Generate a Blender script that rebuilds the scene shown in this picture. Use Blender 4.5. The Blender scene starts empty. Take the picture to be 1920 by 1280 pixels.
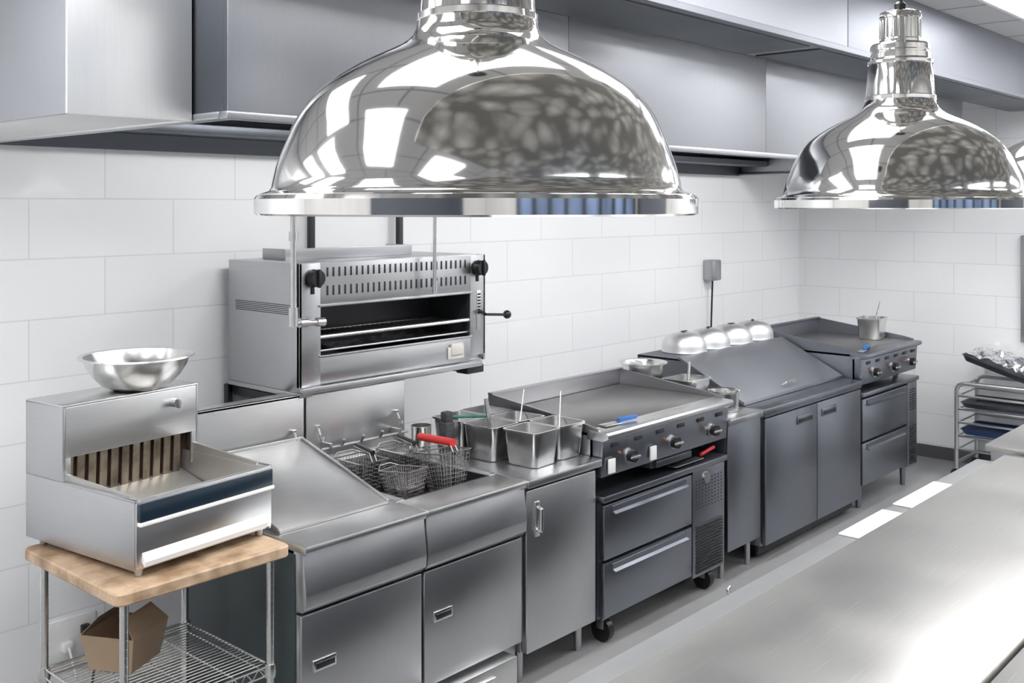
import bpy, bmesh, math, random
from mathutils import Vector, Matrix
random.seed(4)
S=bpy.context.scene
COL=S.collection
try: S.view_settings.view_transform='Standard'
except Exception: pass

# ------------------------------------------------------------------ materials
def newmat(name):
    m=bpy.data.materials.new(name); m.use_nodes=True
    nt=m.node_tree; b=nt.nodes.get('Principled BSDF')
    return m,nt,b
def plain(name,col,rough=.5,metal=0.0,var=.06,scale=8,bump=0.0,bscale=60):
    m,nt,b=newmat(name)
    tc=nt.nodes.new('ShaderNodeTexCoord'); n=nt.nodes.new('ShaderNodeTexNoise'); n.inputs['Scale'].default_value=scale
    n.inputs['Detail'].default_value=4
    nt.links.new(tc.outputs['Object'],n.inputs['Vector'])
    r=nt.nodes.new('ShaderNodeValToRGB')
    r.color_ramp.elements[0].position=.3; r.color_ramp.elements[1].position=.7
    r.color_ramp.elements[0].color=[c*(1-var) for c in col]+[1]
    r.color_ramp.elements[1].color=[min(1,c*(1+var)) for c in col]+[1]
    nt.links.new(n.outputs['Fac'],r.inputs['Fac']); nt.links.new(r.outputs['Color'],b.inputs['Base Color'])
    b.inputs['Roughness'].default_value=rough; b.inputs['Metallic'].default_value=metal
    if bump>0:
        n2=nt.nodes.new('ShaderNodeTexNoise'); n2.inputs['Scale'].default_value=bscale
        nt.links.new(tc.outputs['Object'],n2.inputs['Vector'])
        bp=nt.nodes.new('ShaderNodeBump'); bp.inputs['Strength'].default_value=bump; bp.inputs['Distance'].default_value=.01
        nt.links.new(n2.outputs['Fac'],bp.inputs['Height']); nt.links.new(bp.outputs['Normal'],b.inputs['Normal'])
    return m
def steel(name,col,rough=.3,stretch=(2,2,70),var=.03,rvar=.03,smudge=.05,metal=1.0,scratch=0.0):
    m,nt,b=newmat(name); L=nt.links.new
    tc=nt.nodes.new('ShaderNodeTexCoord'); mp=nt.nodes.new('ShaderNodeMapping'); mp.inputs['Scale'].default_value=stretch
    L(tc.outputs['Object'],mp.inputs['Vector'])
    n=nt.nodes.new('ShaderNodeTexNoise'); n.inputs['Scale'].default_value=4; n.inputs['Detail'].default_value=3
    L(mp.outputs['Vector'],n.inputs['Vector'])
    n2=nt.nodes.new('ShaderNodeTexNoise'); n2.inputs['Scale'].default_value=2.2; n2.inputs['Detail'].default_value=3; n2.inputs['Roughness'].default_value=.5
    L(tc.outputs['Object'],n2.inputs['Vector'])
    r=nt.nodes.new('ShaderNodeValToRGB'); r.color_ramp.elements[0].position=.25; r.color_ramp.elements[1].position=.75
    r.color_ramp.elements[0].color=[c*(1-var) for c in col]+[1]; r.color_ramp.elements[1].color=[min(1,c*(1+var)) for c in col]+[1]
    L(n.outputs['Fac'],r.inputs['Fac'])
    r2=nt.nodes.new('ShaderNodeValToRGB'); r2.color_ramp.elements[0].position=.25; r2.color_ramp.elements[1].position=.75
    r2.color_ramp.elements[0].color=(1-smudge,)*3+(1,); r2.color_ramp.elements[1].color=(1,1,1,1)
    L(n2.outputs['Fac'],r2.inputs['Fac'])
    mx=nt.nodes.new('ShaderNodeMix'); mx.data_type='RGBA'; mx.blend_type='MULTIPLY'; mx.inputs[0].default_value=1
    L(r.outputs['Color'],mx.inputs[6]); L(r2.outputs['Color'],mx.inputs[7]); out=mx.outputs[2]
    mr=nt.nodes.new('ShaderNodeMapRange'); mr.inputs['From Min'].default_value=.3; mr.inputs['From Max'].default_value=.7
    mr.inputs['To Min'].default_value=max(.02,rough-rvar); mr.inputs['To Max'].default_value=rough+rvar
    L(n2.outputs['Fac'],mr.inputs['Value']); ro=mr.outputs['Result']
    if scratch>0:
        for ang,sc in ((.5,420),(-.9,360),(1.3,400)):
            wv=nt.nodes.new('ShaderNodeTexNoise'); wv.inputs['Scale'].default_value=1.0; wv.inputs['Detail'].default_value=1; wv.inputs['Distortion'].default_value=.3
            m2=nt.nodes.new('ShaderNodeMapping'); m2.inputs['Scale'].default_value=(3.0,sc,3); m2.inputs['Rotation'].default_value=(0,0,ang)
            L(tc.outputs['Object'],m2.inputs['Vector']); L(m2.outputs['Vector'],wv.inputs['Vector'])
            cr=nt.nodes.new('ShaderNodeValToRGB'); cr.color_ramp.elements[0].position=.69; cr.color_ramp.elements[1].position=.78
            cr.color_ramp.elements[0].color=(0,0,0,1); cr.color_ramp.elements[1].color=(scratch,)*3+(1,)
            L(wv.outputs['Fac'],cr.inputs['Fac'])
            ad=nt.nodes.new('ShaderNodeMix'); ad.data_type='RGBA'; ad.blend_type='ADD'; ad.inputs[0].default_value=1
            L(out,ad.inputs[6]); L(cr.outputs['Color'],ad.inputs[7]); out=ad.outputs[2]
    L(out,b.inputs['Base Color']); L(ro,b.inputs['Roughness'])
    b.inputs['Metallic'].default_value=metal
    return m
def bricks(name,c1,c2,mortar,bw,rh,ms,axis,off,rough,offset=.5,bump=.3):
    m,nt,b=newmat(name); L=nt.links.new
    tc=nt.nodes.new('ShaderNodeTexCoord'); sp=nt.nodes.new('ShaderNodeSeparateXYZ'); cb=nt.nodes.new('ShaderNodeCombineXYZ')
    L(tc.outputs['Object'],sp.inputs[0])
    for k,a in enumerate(axis):
        ad=nt.nodes.new('ShaderNodeMath'); ad.operation='ADD'; ad.inputs[1].default_value=off[k]
        L(sp.outputs['XYZ'.index(a)],ad.inputs[0]); L(ad.outputs[0],cb.inputs[k])
    br=nt.nodes.new('ShaderNodeTexBrick'); br.offset=offset; br.offset_frequency=2; br.squash=1
    br.inputs['Color1'].default_value=c1; br.inputs['Color2'].default_value=c2; br.inputs['Mortar'].default_value=mortar
    br.inputs['Scale'].default_value=1; br.inputs['Mortar Size'].default_value=ms; br.inputs['Mortar Smooth'].default_value=.2
    br.inputs['Brick Width'].default_value=bw; br.inputs['Row Height'].default_value=rh; br.inputs['Bias'].default_value=0
    L(cb.outputs[0],br.inputs['Vector']); L(br.outputs['Color'],b.inputs['Base Color'])
    b.inputs['Roughness'].default_value=rough
    iv=nt.nodes.new('ShaderNodeMath'); iv.operation='SUBTRACT'; iv.inputs[0].default_value=1; L(br.outputs['Fac'],iv.inputs[1])
    bp=nt.nodes.new('ShaderNodeBump'); bp.inputs['Strength'].default_value=bump; bp.inputs['Distance'].default_value=.002
    L(iv.outputs[0],bp.inputs['Height'])
    nz=nt.nodes.new('ShaderNodeTexNoise'); nz.inputs['Scale'].default_value=5; L(tc.outputs['Object'],nz.inputs['Vector'])
    b2=nt.nodes.new('ShaderNodeBump'); b2.inputs['Strength'].default_value=.12; b2.inputs['Distance'].default_value=.01
    L(nz.outputs['Fac'],b2.inputs['Height']); L(bp.outputs['Normal'],b2.inputs['Normal']); L(b2.outputs['Normal'],b.inputs['Normal'])
    return m
def emis(name,col,st):
    m,nt,b=newmat(name)
    b.inputs['Base Color'].default_value=(*col,1); b.inputs['Emission Color'].default_value=(*col,1); b.inputs['Emission Strength'].default_value=st
    return m

ST=steel('brushed_steel',(.54,.545,.56),.33,smudge=.08)
STv=steel('brushed_steel_vertical',(.59,.595,.61),.33,stretch=(70,70,2),smudge=.1)
STL=steel('pale_steel',(.70,.70,.70),.33,smudge=.1)
STW=steel('worn_steel',(.48,.48,.50),.38,smudge=.12)
COVER=steel('worn_cover_steel',(.60,.60,.60),.4,smudge=.28)
BIN=steel('bin_steel',(.58,.57,.545),.42,smudge=.2,metal=.8)
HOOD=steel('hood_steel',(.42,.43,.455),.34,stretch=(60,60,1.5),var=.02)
HOODL=steel('hood_steel_lit',(.86,.865,.87),.38,stretch=(60,60,1.5),var=.02,metal=.75)  # paler copy of the hood steel, the front's highlight put into its colour
HOODB=steel('bulkhead_steel',(.42,.43,.46),.5,var=.02)
HOODB2=steel('bulkhead_steel_grey',(.28,.29,.32),.45,var=.02)
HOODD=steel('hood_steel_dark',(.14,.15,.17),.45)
SL=steel('slate_steel',(.285,.30,.335),.35)
SLR=steel('slate_steel_matte',(.24,.25,.28),.6,var=.02)
SLF=steel('slate_door_steel',(.27,.285,.32),.35,stretch=(70,70,2),smudge=.05)
LID=steel('slate_lid_steel',(.40,.415,.45),.4,stretch=(70,2,2),smudge=.03)
SLD=steel('slate_steel_dark',(.14,.15,.175),.4)
TOP=steel('worktop_steel',(.74,.725,.695),.36,stretch=(6,30,30),var=.006,rvar=.06,smudge=.08,scratch=.14,metal=.9)
LEDGE=steel('ledge_steel',(.50,.505,.51),.45,metal=.6)
CHROME=steel('polished_chrome',(.91,.90,.88),.075,stretch=(6,6,6),var=.02,rvar=.03,smudge=.05)
POL=steel('polished_pan_steel',(.70,.70,.69),.24,stretch=(8,8,8),rvar=.05)
DOME=steel('dome_steel',(.72,.72,.73),.46,stretch=(5,5,60))
WIRE=steel('basket_wire',(.34,.33,.325),.35,stretch=(8,8,8))
PLATE=steel('griddle_plate_steel',(.38,.375,.37),.36,smudge=.2)
SOFF,nt_,b_s=newmat('soffit_reflection_mottle')  # mottling coloured for how the unseen soffit mirrors in the lamp shades
_tc=nt_.nodes.new('ShaderNodeTexCoord'); _v=nt_.nodes.new('ShaderNodeTexVoronoi'); _v.inputs['Scale'].default_value=7
_n=nt_.nodes.new('ShaderNodeTexNoise'); _n.inputs['Scale'].default_value=2.5; _n.inputs['Detail'].default_value=6
_mx=nt_.nodes.new('ShaderNodeMix'); _mx.data_type='VECTOR'; _mx.inputs[0].default_value=.28
nt_.links.new(_tc.outputs['Object'],_n.inputs['Vector']); nt_.links.new(_tc.outputs['Object'],_mx.inputs[4]); nt_.links.new(_n.outputs['Color'],_mx.inputs[5]); nt_.links.new(_mx.outputs[1],_v.inputs['Vector'])
_r=nt_.nodes.new('ShaderNodeValToRGB'); _r.color_ramp.elements[0].color=(.90,.87,.81,1); _r.color_ramp.elements[1].color=(.22,.21,.195,1); _r.color_ramp.elements[1].position=.62
nt_.links.new(_v.outputs['Distance'],_r.inputs['Fac']); nt_.links.new(_r.outputs['Color'],b_s.inputs['Base Color']); b_s.inputs['Metallic'].default_value=.3; b_s.inputs['Roughness'].default_value=.4
BLK=plain('black_plastic',(.012,.012,.014),.35)
BLKM=plain('black_enamel',(.02,.021,.024),.45)
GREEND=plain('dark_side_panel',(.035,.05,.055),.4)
OIL=plain('dark_oil',(.03,.022,.015),.12)
NAVY=plain('navy_strip',(.012,.025,.04),.25)
WHT=plain('white_plastic',(.85,.85,.84),.4)
RED=plain('red_rubber',(.58,.03,.03),.4)
BLUE=plain('blue_rubber',(.03,.13,.42),.4)
NBL=plain('navy_tray_plastic',(.02,.05,.16),.4)
GRN=plain('green_rubber',(.02,.14,.12),.4)
ORG=plain('orange_lens',(.45,.12,.05),.3)
CARD=plain('cardboard',(.36,.26,.18),.8,bump=.05)
PAPER=plain('white_sheet',(.90,.90,.89),.6,var=.02)
FOIL=plain('crumpled_foil',(.88,.88,.89),.2,metal=1,bump=.9,bscale=30)
FINL=plain('bronze_fin',(.38,.32,.25),.36,metal=.9,var=.55,scale=11)
FIND=plain('dark_fin_gap',(.09,.055,.04),.5,var=.4,scale=9)
def wood():
    m,nt,b=newmat('butcher_block'); L=nt.links.new
    tc=nt.nodes.new('ShaderNodeTexCoord')
    br=nt.nodes.new('ShaderNodeTexBrick'); br.inputs['Scale'].default_value=1
    br.inputs['Color1'].default_value=(.52,.38,.26,1); br.inputs['Color2'].default_value=(.60,.46,.33,1); br.inputs['Mortar'].default_value=(.48,.33,.22,1)
    br.inputs['Mortar Size'].default_value=.0008; br.inputs['Brick Width'].default_value=.5; br.inputs['Row Height'].default_value=.045
    L(tc.outputs['Object'],br.inputs['Vector'])
    mp=nt.nodes.new('ShaderNodeMapping'); mp.inputs['Scale'].default_value=(4,60,60); L(tc.outputs['Object'],mp.inputs['Vector'])
    n=nt.nodes.new('ShaderNodeTexNoise'); n.inputs['Scale'].default_value=1.5; n.inputs['Detail'].default_value=6; L(mp.outputs['Vector'],n.inputs['Vector'])
    r=nt.nodes.new('ShaderNodeValToRGB'); r.color_ramp.elements[0].color=(.68,.62,.55,1); r.color_ramp.elements[1].color=(1,1,1,1)
    L(n.outputs['Fac'],r.inputs['Fac'])
    mx=nt.nodes.new('ShaderNodeMix'); mx.data_type='RGBA'; mx.blend_type='MULTIPLY'; mx.inputs[0].default_value=1
    L(br.outputs['Color'],mx.inputs[6]); L(r.outputs['Color'],mx.inputs[7])
    n3=nt.nodes.new('ShaderNodeTexNoise'); n3.inputs['Scale'].default_value=9; n3.inputs['Detail'].default_value=6; L(tc.outputs['Object'],n3.inputs['Vector'])
    r3=nt.nodes.new('ShaderNodeValToRGB'); r3.color_ramp.elements[0].position=.38; r3.color_ramp.elements[1].position=.6
    r3.color_ramp.elements[0].color=(.62,.54,.46,1); r3.color_ramp.elements[1].color=(1.2,1.2,1.2,1); L(n3.outputs['Fac'],r3.inputs['Fac'])
    m3=nt.nodes.new('ShaderNodeMix'); m3.data_type='RGBA'; m3.blend_type='MULTIPLY'; m3.inputs[0].default_value=1
    L(mx.outputs[2],m3.inputs[6]); L(r3.outputs['Color'],m3.inputs[7]); L(m3.outputs[2],b.inputs['Base Color'])
    b.inputs['Roughness'].default_value=.5
    return m
WOOD=wood()
TILE_B=bricks('white_wall_tile',(.92,.925,.935,1),(.94,.942,.95,1),(.76,.77,.785,1),.64,.246,.0028,'XZ',(-1.806+6.4,-2.078+4.92),.08)
TILE_E=bricks('white_wall_tile_end',(.92,.925,.935,1),(.94,.942,.95,1),(.76,.77,.785,1),.64,.246,.0028,'YZ',(-3.866+.32+6.4,-2.078+4.92),.08)
CEIL=bricks('ceiling_tile',(.56,.56,.57,1),(.58,.58,.59,1),(.30,.30,.32,1),.61,.61,.018,'XY',(.2,.12),.8,offset=0,bump=.1)
FLOOR=plain('epoxy_floor',(.28,.28,.28),.38,var=.1,scale=3,bump=.02,bscale=200)
WALLP=plain('painted_wall',(.68,.675,.665),.7)
LIGHT=emis('light_diffuser',(.985,.99,1),10.6)
LIGHTH=emis('hood_light_diffuser',(1,.98,.95),7)

# ------------------------------------------------------------------ builder
class B:
    def __init__(s): s.bm=bmesh.new(); s.M=Matrix.Identity(4)
    def _merge(s,t,mat):
        for f in t.faces: f.material_index=mat
        t.transform(s.M)
        me=bpy.data.meshes.new('tmp'); t.to_mesh(me); t.free(); s.bm.from_mesh(me); bpy.data.meshes.remove(me)
    def box(s,x0,x1,y0,y1,z0,z1,bev=.003,mat=0,rot=None,seg=2):
        t=bmesh.new(); bmesh.ops.create_cube(t,size=1)
        for v in t.verts: v.co=Vector((v.co.x*(x1-x0),v.co.y*(y1-y0),v.co.z*(z1-z0)))
        bev=min(bev,.3*min(x1-x0,y1-y0,z1-z0))
        if bev>0: bmesh.ops.bevel(t,geom=t.edges[:],offset=bev,segments=seg,affect='EDGES',profile=.5)
        if rot is not None: t.transform(rot.to_4x4())
        t.transform(Matrix.Translation(((x0+x1)/2,(y0+y1)/2,(z0+z1)/2)))
        s._merge(t,mat); return s
    def prism(s,pts,x0,x1,mat=0,bev=0.0,axis='x'):
        t=bmesh.new(); P=[]
        for X in (x0,x1):
            P.append([t.verts.new((X,a,b) if axis=='x' else (a,X,b) if axis=='y' else (a,b,X)) for a,b in pts])
        n=len(pts); t.faces.new(P[0]); t.faces.new(P[1][::-1])
        for i in range(n): t.faces.new((P[0][i],P[0][(i+1)%n],P[1][(i+1)%n],P[1][i]))
        bmesh.ops.recalc_face_normals(t,faces=t.faces[:])
        if bev>0: bmesh.ops.bevel(t,geom=t.edges[:],offset=bev,segments=2,affect='EDGES',profile=.5)
        s._merge(t,mat); return s
    def loft(s,loops,mat=0,cap0=True,cap1=True,closed=True):
        t=bmesh.new(); V=[[t.verts.new(p) for p in lp] for lp in loops]
        for a,b in zip(V[:-1],V[1:]):
            n=len(a)
            for i in range(n if closed else n-1):
                j=(i+1)%n; t.faces.new((a[i],a[j],b[j],b[i]))
        if cap0: t.faces.new(V[0][::-1])
        if cap1: t.faces.new(V[-1])
        bmesh.ops.recalc_face_normals(t,faces=t.faces[:])
        s._merge(t,mat); return s
    def lathe(s,c,prof,seg=48,mat=0,cap0=True,cap1=True):
        loops=[[(c[0]+r*math.cos(2*math.pi*i/seg),c[1]+r*math.sin(2*math.pi*i/seg),c[2]+h) for i in range(seg)] for r,h in prof]
        return s.loft(loops,mat,cap0,cap1)
    def rod(s,p0,p1,r,seg=8,mat=0,r2=None):
        p0=Vector(p0);p1=Vector(p1);d=p1-p0
        if d.length<1e-6: return s
        t=bmesh.new(); bmesh.ops.create_cone(t,cap_ends=True,segments=seg,radius1=r,radius2=r if r2 is None else r2,depth=d.length)
        q=Vector((0,0,1)).rotation_difference(d.normalized()).to_matrix().to_4x4()
        t.transform(Matrix.Translation((p0+p1)/2)@q); s._merge(t,mat); return s
    def ball(s,c,r,mat=0,seg=14,sc=(1,1,1)):
        t=bmesh.new(); bmesh.ops.create_uvsphere(t,u_segments=seg,v_segments=max(6,seg//2),radius=r)
        t.transform(Matrix.Translation(c)@Matrix.Diagonal((*sc,1))); s._merge(t,mat); return s
    def tube(s,pts,r,seg=8,mat=0):
        for a,b in zip(pts[:-1],pts[1:]): s.rod(a,b,r,seg,mat)
        for p in pts[1:-1]: s.ball(p,r*1.0,mat,8)
        return s
def rr(cx,cy,w,d,r,z,n=4):
    out=[]
    for k,(sx,sy) in enumerate(((1,1),(-1,1),(-1,-1),(1,-1))):
        for i in range(n+1):
            a=math.pi/2*(k+i/n); out.append((cx+sx*(w/2-r)+r*math.cos(a),cy+sy*(d/2-r)+r*math.sin(a),z))
    return out
def thing(name,label,cat,loc=(0,0,0),rot=0,group=None):
    e=bpy.data.objects.new(name,None); e.empty_display_size=.1; e.location=loc; e.rotation_euler=(0,0,rot)
    COL.objects.link(e); e['label']=label; e['category']=cat
    if group: e['group']=group
    return e
def part(th,name,b,mats,label=None,parent=None,local=False):
    me=bpy.data.meshes.new(name)
    if not local: b.bm.transform(Matrix.Translation(-Vector(th.location)))
    b.bm.to_mesh(me); b.bm.free()
    for m in (mats if isinstance(mats,(list,tuple)) else [mats]): me.materials.append(m)
    me.polygons.foreach_set('use_smooth',[True]*len(me.polygons))
    me.set_sharp_from_angle(angle=math.radians(32)); me.update()
    o=bpy.data.objects.new(name,me); COL.objects.link(o); o.parent=parent or th
    if label: o['label']=label
    return o
def struct(name,b,mats):
    me=bpy.data.meshes.new(name); b.bm.to_mesh(me); b.bm.free()
    for m in (mats if isinstance(mats,(list,tuple)) else [mats]): me.materials.append(m)
    o=bpy.data.objects.new(name,me); COL.objects.link(o); o['kind']='structure'; return o
def clone(src,loc,rot=None,label=None):
    def cp(o,p):
        n=o.copy(); COL.objects.link(n)
        if p: n.parent=p
        for c in list(o.children): cp(c,n)
        return n
    n=cp(src,None); n.location=loc
    if rot is not None: n.rotation_euler=(0,0,rot)
    if label: n['label']=label
    return n

# ------------------------------------------------------------------ room
W=4.245; XE=8.55; CZ=3.14
struct('floor',B().box(-2.3,XE+.1,-2.7,W+.1,-.1,0,0),FLOOR)
struct('wall_back',B().box(-2.3,XE+.1,W,W+.1,0,CZ,0),TILE_B)
struct('wall_right',B().box(XE,XE+.1,-2.7,W,0,CZ,0),TILE_E)
struct('wall_left',B().box(-2.4,-2.3,-2.7,W+.1,0,CZ,0),WALLP)
wf=B().box(-2.3,-.9,-2.7,-2.6,0,CZ,0).box(-.9,3.2,-2.7,-2.6,0,1.0,0).box(-.9,3.2,-2.7,-2.6,2.5,CZ,0).box(3.2,XE,-2.7,-2.6,0,CZ,0)
struct('wall_front',wf,WALLP)
struct('ceiling',B().box(-2.4,XE+.1,-2.7,W+.1,CZ,CZ+.1,0),CEIL)
wn=B()
wn.box(-.95,3.25,-2.62,-2.56,.95,1.0,.004).box(-.95,3.25,-2.62,-2.56,2.5,2.55,.004)
for x in (-.92,-.4,.1,.6,1.15,1.7,2.2,2.7,3.22): wn.box(x-.05,x+.05,-2.62,-2.56,1.0,2.5,.004)
wn.box(-.9,3.2,-2.69,-2.67,1.0,2.5,0,mat=1)
struct('added_window',wn,[BLKM,plain('blue_reflection_glass',(.24,.33,.52),.12,var=.7,scale=1.6)])  # unseen window added to give the chrome lamps dark and blue reflections
struct('trim_1',B().box(1.62,4.7,2.085,2.488,2.775,CZ,.004,0).box(4.704,XE,2.085,2.488,2.775,CZ,.004,2)
       .box(1.62,XE,2.08,2.12,2.772,2.80,.002,2).box(1.7,4.4,2.13,2.46,2.768,2.776,.001,1).box(4.5,XE-.2,2.13,2.46,2.768,2.776,.001,1),[HOODB,HOODD,HOODB2])
struct('added_soffit',B().box(-.15,4.6,-1.15,.72,2.86,2.90,.01).box(-.10,4.55,-1.10,.67,2.90,CZ,.0),[SOFF])  # unseen overhead soffit, added as a dark reflection in the lamp domes
struct('added_dark_blocks',B().box(-2.29,-2.2,-1.5,1.2,1.7,2.4,.01).box(3.4,6.5,-2.59,-2.4,1.75,2.45,.01),[SLD])  # dark blocks out of view, added to vary the lamp rim reflections
struct('wall_foot_right',B().box(XE-.012,XE,-2.6,W,0,.1,.002),plain('dark_wall_foot',(.10,.10,.11),.5))  # dark strip along the foot of the right wall
struct('window_2',B().box(XE-.03,XE-.002,1.5,2.40,1.0,1.82,.006).box(XE-.035,XE-.03,1.56,2.34,1.06,1.76,.0,mat=1),[HOOD,plain('service_glass',(.2,.23,.27),.1)])

# ceiling lights
cl=thing('ceiling_light_panel','white rectangular recessed ceiling light panel, lit','ceiling light',(6.15,1.5,CZ),group='ceiling light panels')
part(cl,'frame',B().box(-.61,.61,-.31,-.285,-.014,-.001,.002).box(-.61,.61,.285,.31,-.014,-.001,.002).box(-.61,-.585,-.285,.285,-.014,-.001,.002).box(.585,.61,-.285,.285,-.014,-.001,.002),WHT,local=True)
part(cl,'diffuser',B().box(-.585,.585,-.285,.285,-.010,-.002,0),LIGHT,local=True)
for x,y in ((4.1,1.2),(2.6,1.2),(1.1,1.2),(-.6,1.25),(-.9,2.6),(-1.2,0),(7.8,1.0),(6.0,.1),(7.6,.1),(5.9,-1.3),(7.5,-1.3),(4.2,-1.8),(2.6,-1.8),(1.0,-1.8),(-.8,-1.8),(.4,2.2),(-.9,3.6)):
    clone(cl,(x,y,CZ))

# ------------------------------------------------------------------ hoods
HZ=2.29
h=thing('exhaust_hood','short brushed steel exhaust hood box above the fry warmer','exhaust hood',(1.41,3.45,HZ))
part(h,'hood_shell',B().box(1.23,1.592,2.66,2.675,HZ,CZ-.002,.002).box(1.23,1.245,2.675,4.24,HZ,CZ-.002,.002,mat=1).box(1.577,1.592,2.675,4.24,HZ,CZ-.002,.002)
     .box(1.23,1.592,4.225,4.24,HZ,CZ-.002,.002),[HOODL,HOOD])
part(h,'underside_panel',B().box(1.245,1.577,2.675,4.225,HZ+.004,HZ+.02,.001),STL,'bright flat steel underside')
h=thing('exhaust_hood','long brushed grey steel canopy hood over the cooking line','exhaust hood',(4.55,3.35,HZ))
s=B()
xs=[1.6,3.1,4.66,6.1,7.5]
for a,b_ in zip(xs[:-1],xs[1:]): s.box(a+.001,b_-.001,2.49,2.505,HZ+.02,CZ-.002,.0015)
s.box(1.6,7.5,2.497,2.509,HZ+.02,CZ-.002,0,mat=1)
s.box(1.6,1.615,2.51,4.24,HZ+.02,CZ-.002,.001,mat=1).box(7.485,7.5,2.51,4.24,HZ,CZ-.002,.001).box(1.6,7.5,4.225,4.24,HZ,CZ-.002,.001,mat=1)  # left side and inner back in darker steel, shade put into the colour
part(h,'hood_shell',s,[HOOD,HOODD])
part(h,'rim',B().box(1.595,7.505,2.485,2.53,HZ,HZ+.022,.004).box(1.595,1.64,2.53,4.24,HZ,HZ+.022,.004).box(7.46,7.505,2.53,4.24,HZ,HZ+.022,.004),HOOD)
for i in range(12):
    s=B()
    x=1.66+i*.483
    s.prism([(3.1,2.88),(3.12,2.9),(4.0,2.44),(3.98,2.42)],x,x+.47,mat=0)
    for k in range(9): s.prism([(3.12+k*.095,2.868-k*.05),(3.14+k*.095,2.868-k*.05),(3.14+k*.095,2.842-k*.05)],x+.02,x+.45,mat=1)
    part(h,'baffle_filter',s,[HOODD,BLKM])
part(h,'grease_gutter',B().box(1.62,7.48,3.98,4.22,2.36,2.40,.004),HOODD)
for x in (2.3,4.2,6.0): part(h,'hood_light',B().box(x,x+1,2.62,2.8,2.84,2.88,.01),LIGHTH)

# ------------------------------------------------------------------ pendant lamps
def lamp(loc,label):
    L=thing('heat_lamp',label,'heat lamp',loc,group='chrome pendant heat lamps')
    prof=[(.256,0),(.2585,.002),(.2588,.018),(.256,.0222),(.246,.0245),(.2425,.0265),(.2395,.031),(.2378,.040),(.234,.055),(.2295,.068),(.224,.082),(.2175,.098),(.2095,.114),(.200,.128),(.187,.1425),(.1705,.156),(.152,.168),(.132,.179),(.112,.1885),(.096,.196),(.084,.2035),(.0765,.211),(.0725,.220),(.0705,.232)]
    inner=[(r-.0025,h_-.002) for r,h_ in prof[::-1] if h_>.03]+[(.2535,.0235),(.2535,0)]
    part(L,'lamp_shade',B().lathe((0,0,0),prof+inner,96,cap0=False,cap1=False),CHROME,local=True)
    part(L,'shade_neck',B().lathe((0,0,0),[(.070,.226),(.072,.229),(.072,.236),(.0690,.238),(.0675,.262),(.065,.290),(.063,.303),(.066,.305),(.066,.311),(.062,.313)],64),CHROME,local=True)
    part(L,'collar',B().lathe((0,0,0),[(.057,.313),(.060,.316),(.060,.326),(.0575,.328),(.0575,.331),(.060,.333),(.060,.343),(.057,.347),(.043,.350)],64),CHROME,local=True)
    s=B().lathe((0,0,0),[(.0415,.349),(.0415,.356),(.040,.358),(.040,.400),(.0425,.402),(.0425,.410),(.040,.414),(.030,.418),(.012,.420)],48)
    for i in range(20):
        a=i/20*2*math.pi; s.rod((.0405*math.cos(a),.0405*math.sin(a),.360),(.0405*math.cos(a),.0405*math.sin(a),.398),.0018,6)
    part(L,'socket_housing',s,CHROME,local=True)
    part(L,'cord',B().rod((0,0,.418),(0,0,CZ-loc[2]-.02),.005,10).lathe((0,0,0),[(.012,.418),(.012,.432),(.006,.438)],20),BLK,local=True)
    part(L,'ceiling_rose',B().lathe((0,0,0),[(.05,CZ-loc[2]-.022),(.06,CZ-loc[2]-.002)],24),BLK,local=True)
    part(L,'bulb',B().lathe((0,0,0),[(.015,.19),(.022,.17),(.05,.12),(.055,.09),(.04,.065),(.01,.055)],32),WHT,'white reflector bulb',local=True)
    return L
l1=lamp((.888,.852,2.039),'large polished chrome dome heat lamp hanging over the steel pass')
clone(l1,(2.176,.85,2.043))
clone(l1,(3.36,.85,2.043))

# ------------------------------------------------------------------ cart
c=thing('wire_cart','steel wire shelf cart with worn butcher block top','cart',(1.80,3.225,0))
part(c,'butcher_block_top',B().loft([rr(1.80,3.225,.614,.644,.025,.861),rr(1.80,3.225,.622,.652,.028,.866),rr(1.80,3.225,.622,.652,.028,.895),rr(1.80,3.225,.614,.644,.025,.90)]),WOOD,'worn maple butcher block top')
for x in (1.54,2.065):
    for y in (2.955,3.50):
        s=B().rod((x,y,.02),(x,y,.861),.0135,16)
        for k in range(30): s.lathe((x,y,.06+k*.026),[(.0142,0),(.0142,.003)],16)
        part(c,'post',s,POL)
for z in (.49,.14):
    s=B()
    s.tube([(1.54,2.955,z),(2.065,2.955,z),(2.065,3.5,z),(1.54,3.5,z),(1.54,2.955,z)],.004)
    s.tube([(1.54,2.955,z-.03),(2.065,2.955,z-.03),(2.065,3.5,z-.03),(1.54,3.5,z-.03),(1.54,2.955,z-.03)],.0035)
    n=26
    for k in range(1,n):
        y=2.955+k*(.545/n); s.rod((1.54,y,z+.003),(2.065,y,z+.003),.002,6)
    for x in (1.67,1.80,1.93): s.rod((x,2.955,z-.003),(x,3.5,z-.003),.0035,6)
    for k in range(11):
        x=1.54+k*.0477; s.rod((x,2.955,z),(x+.024,2.955,z-.03),.002,6); s.rod((x+.024,2.955,z-.03),(x+.0477,2.955,z),.002,6)
    for x in (1.54,2.065):
        for y in (2.955,3.50): s.lathe((x,y,z-.038),[(.019,0),(.021,.02),(.018,.045)],14)
    part(c,'wire_shelf',s,POL)

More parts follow.
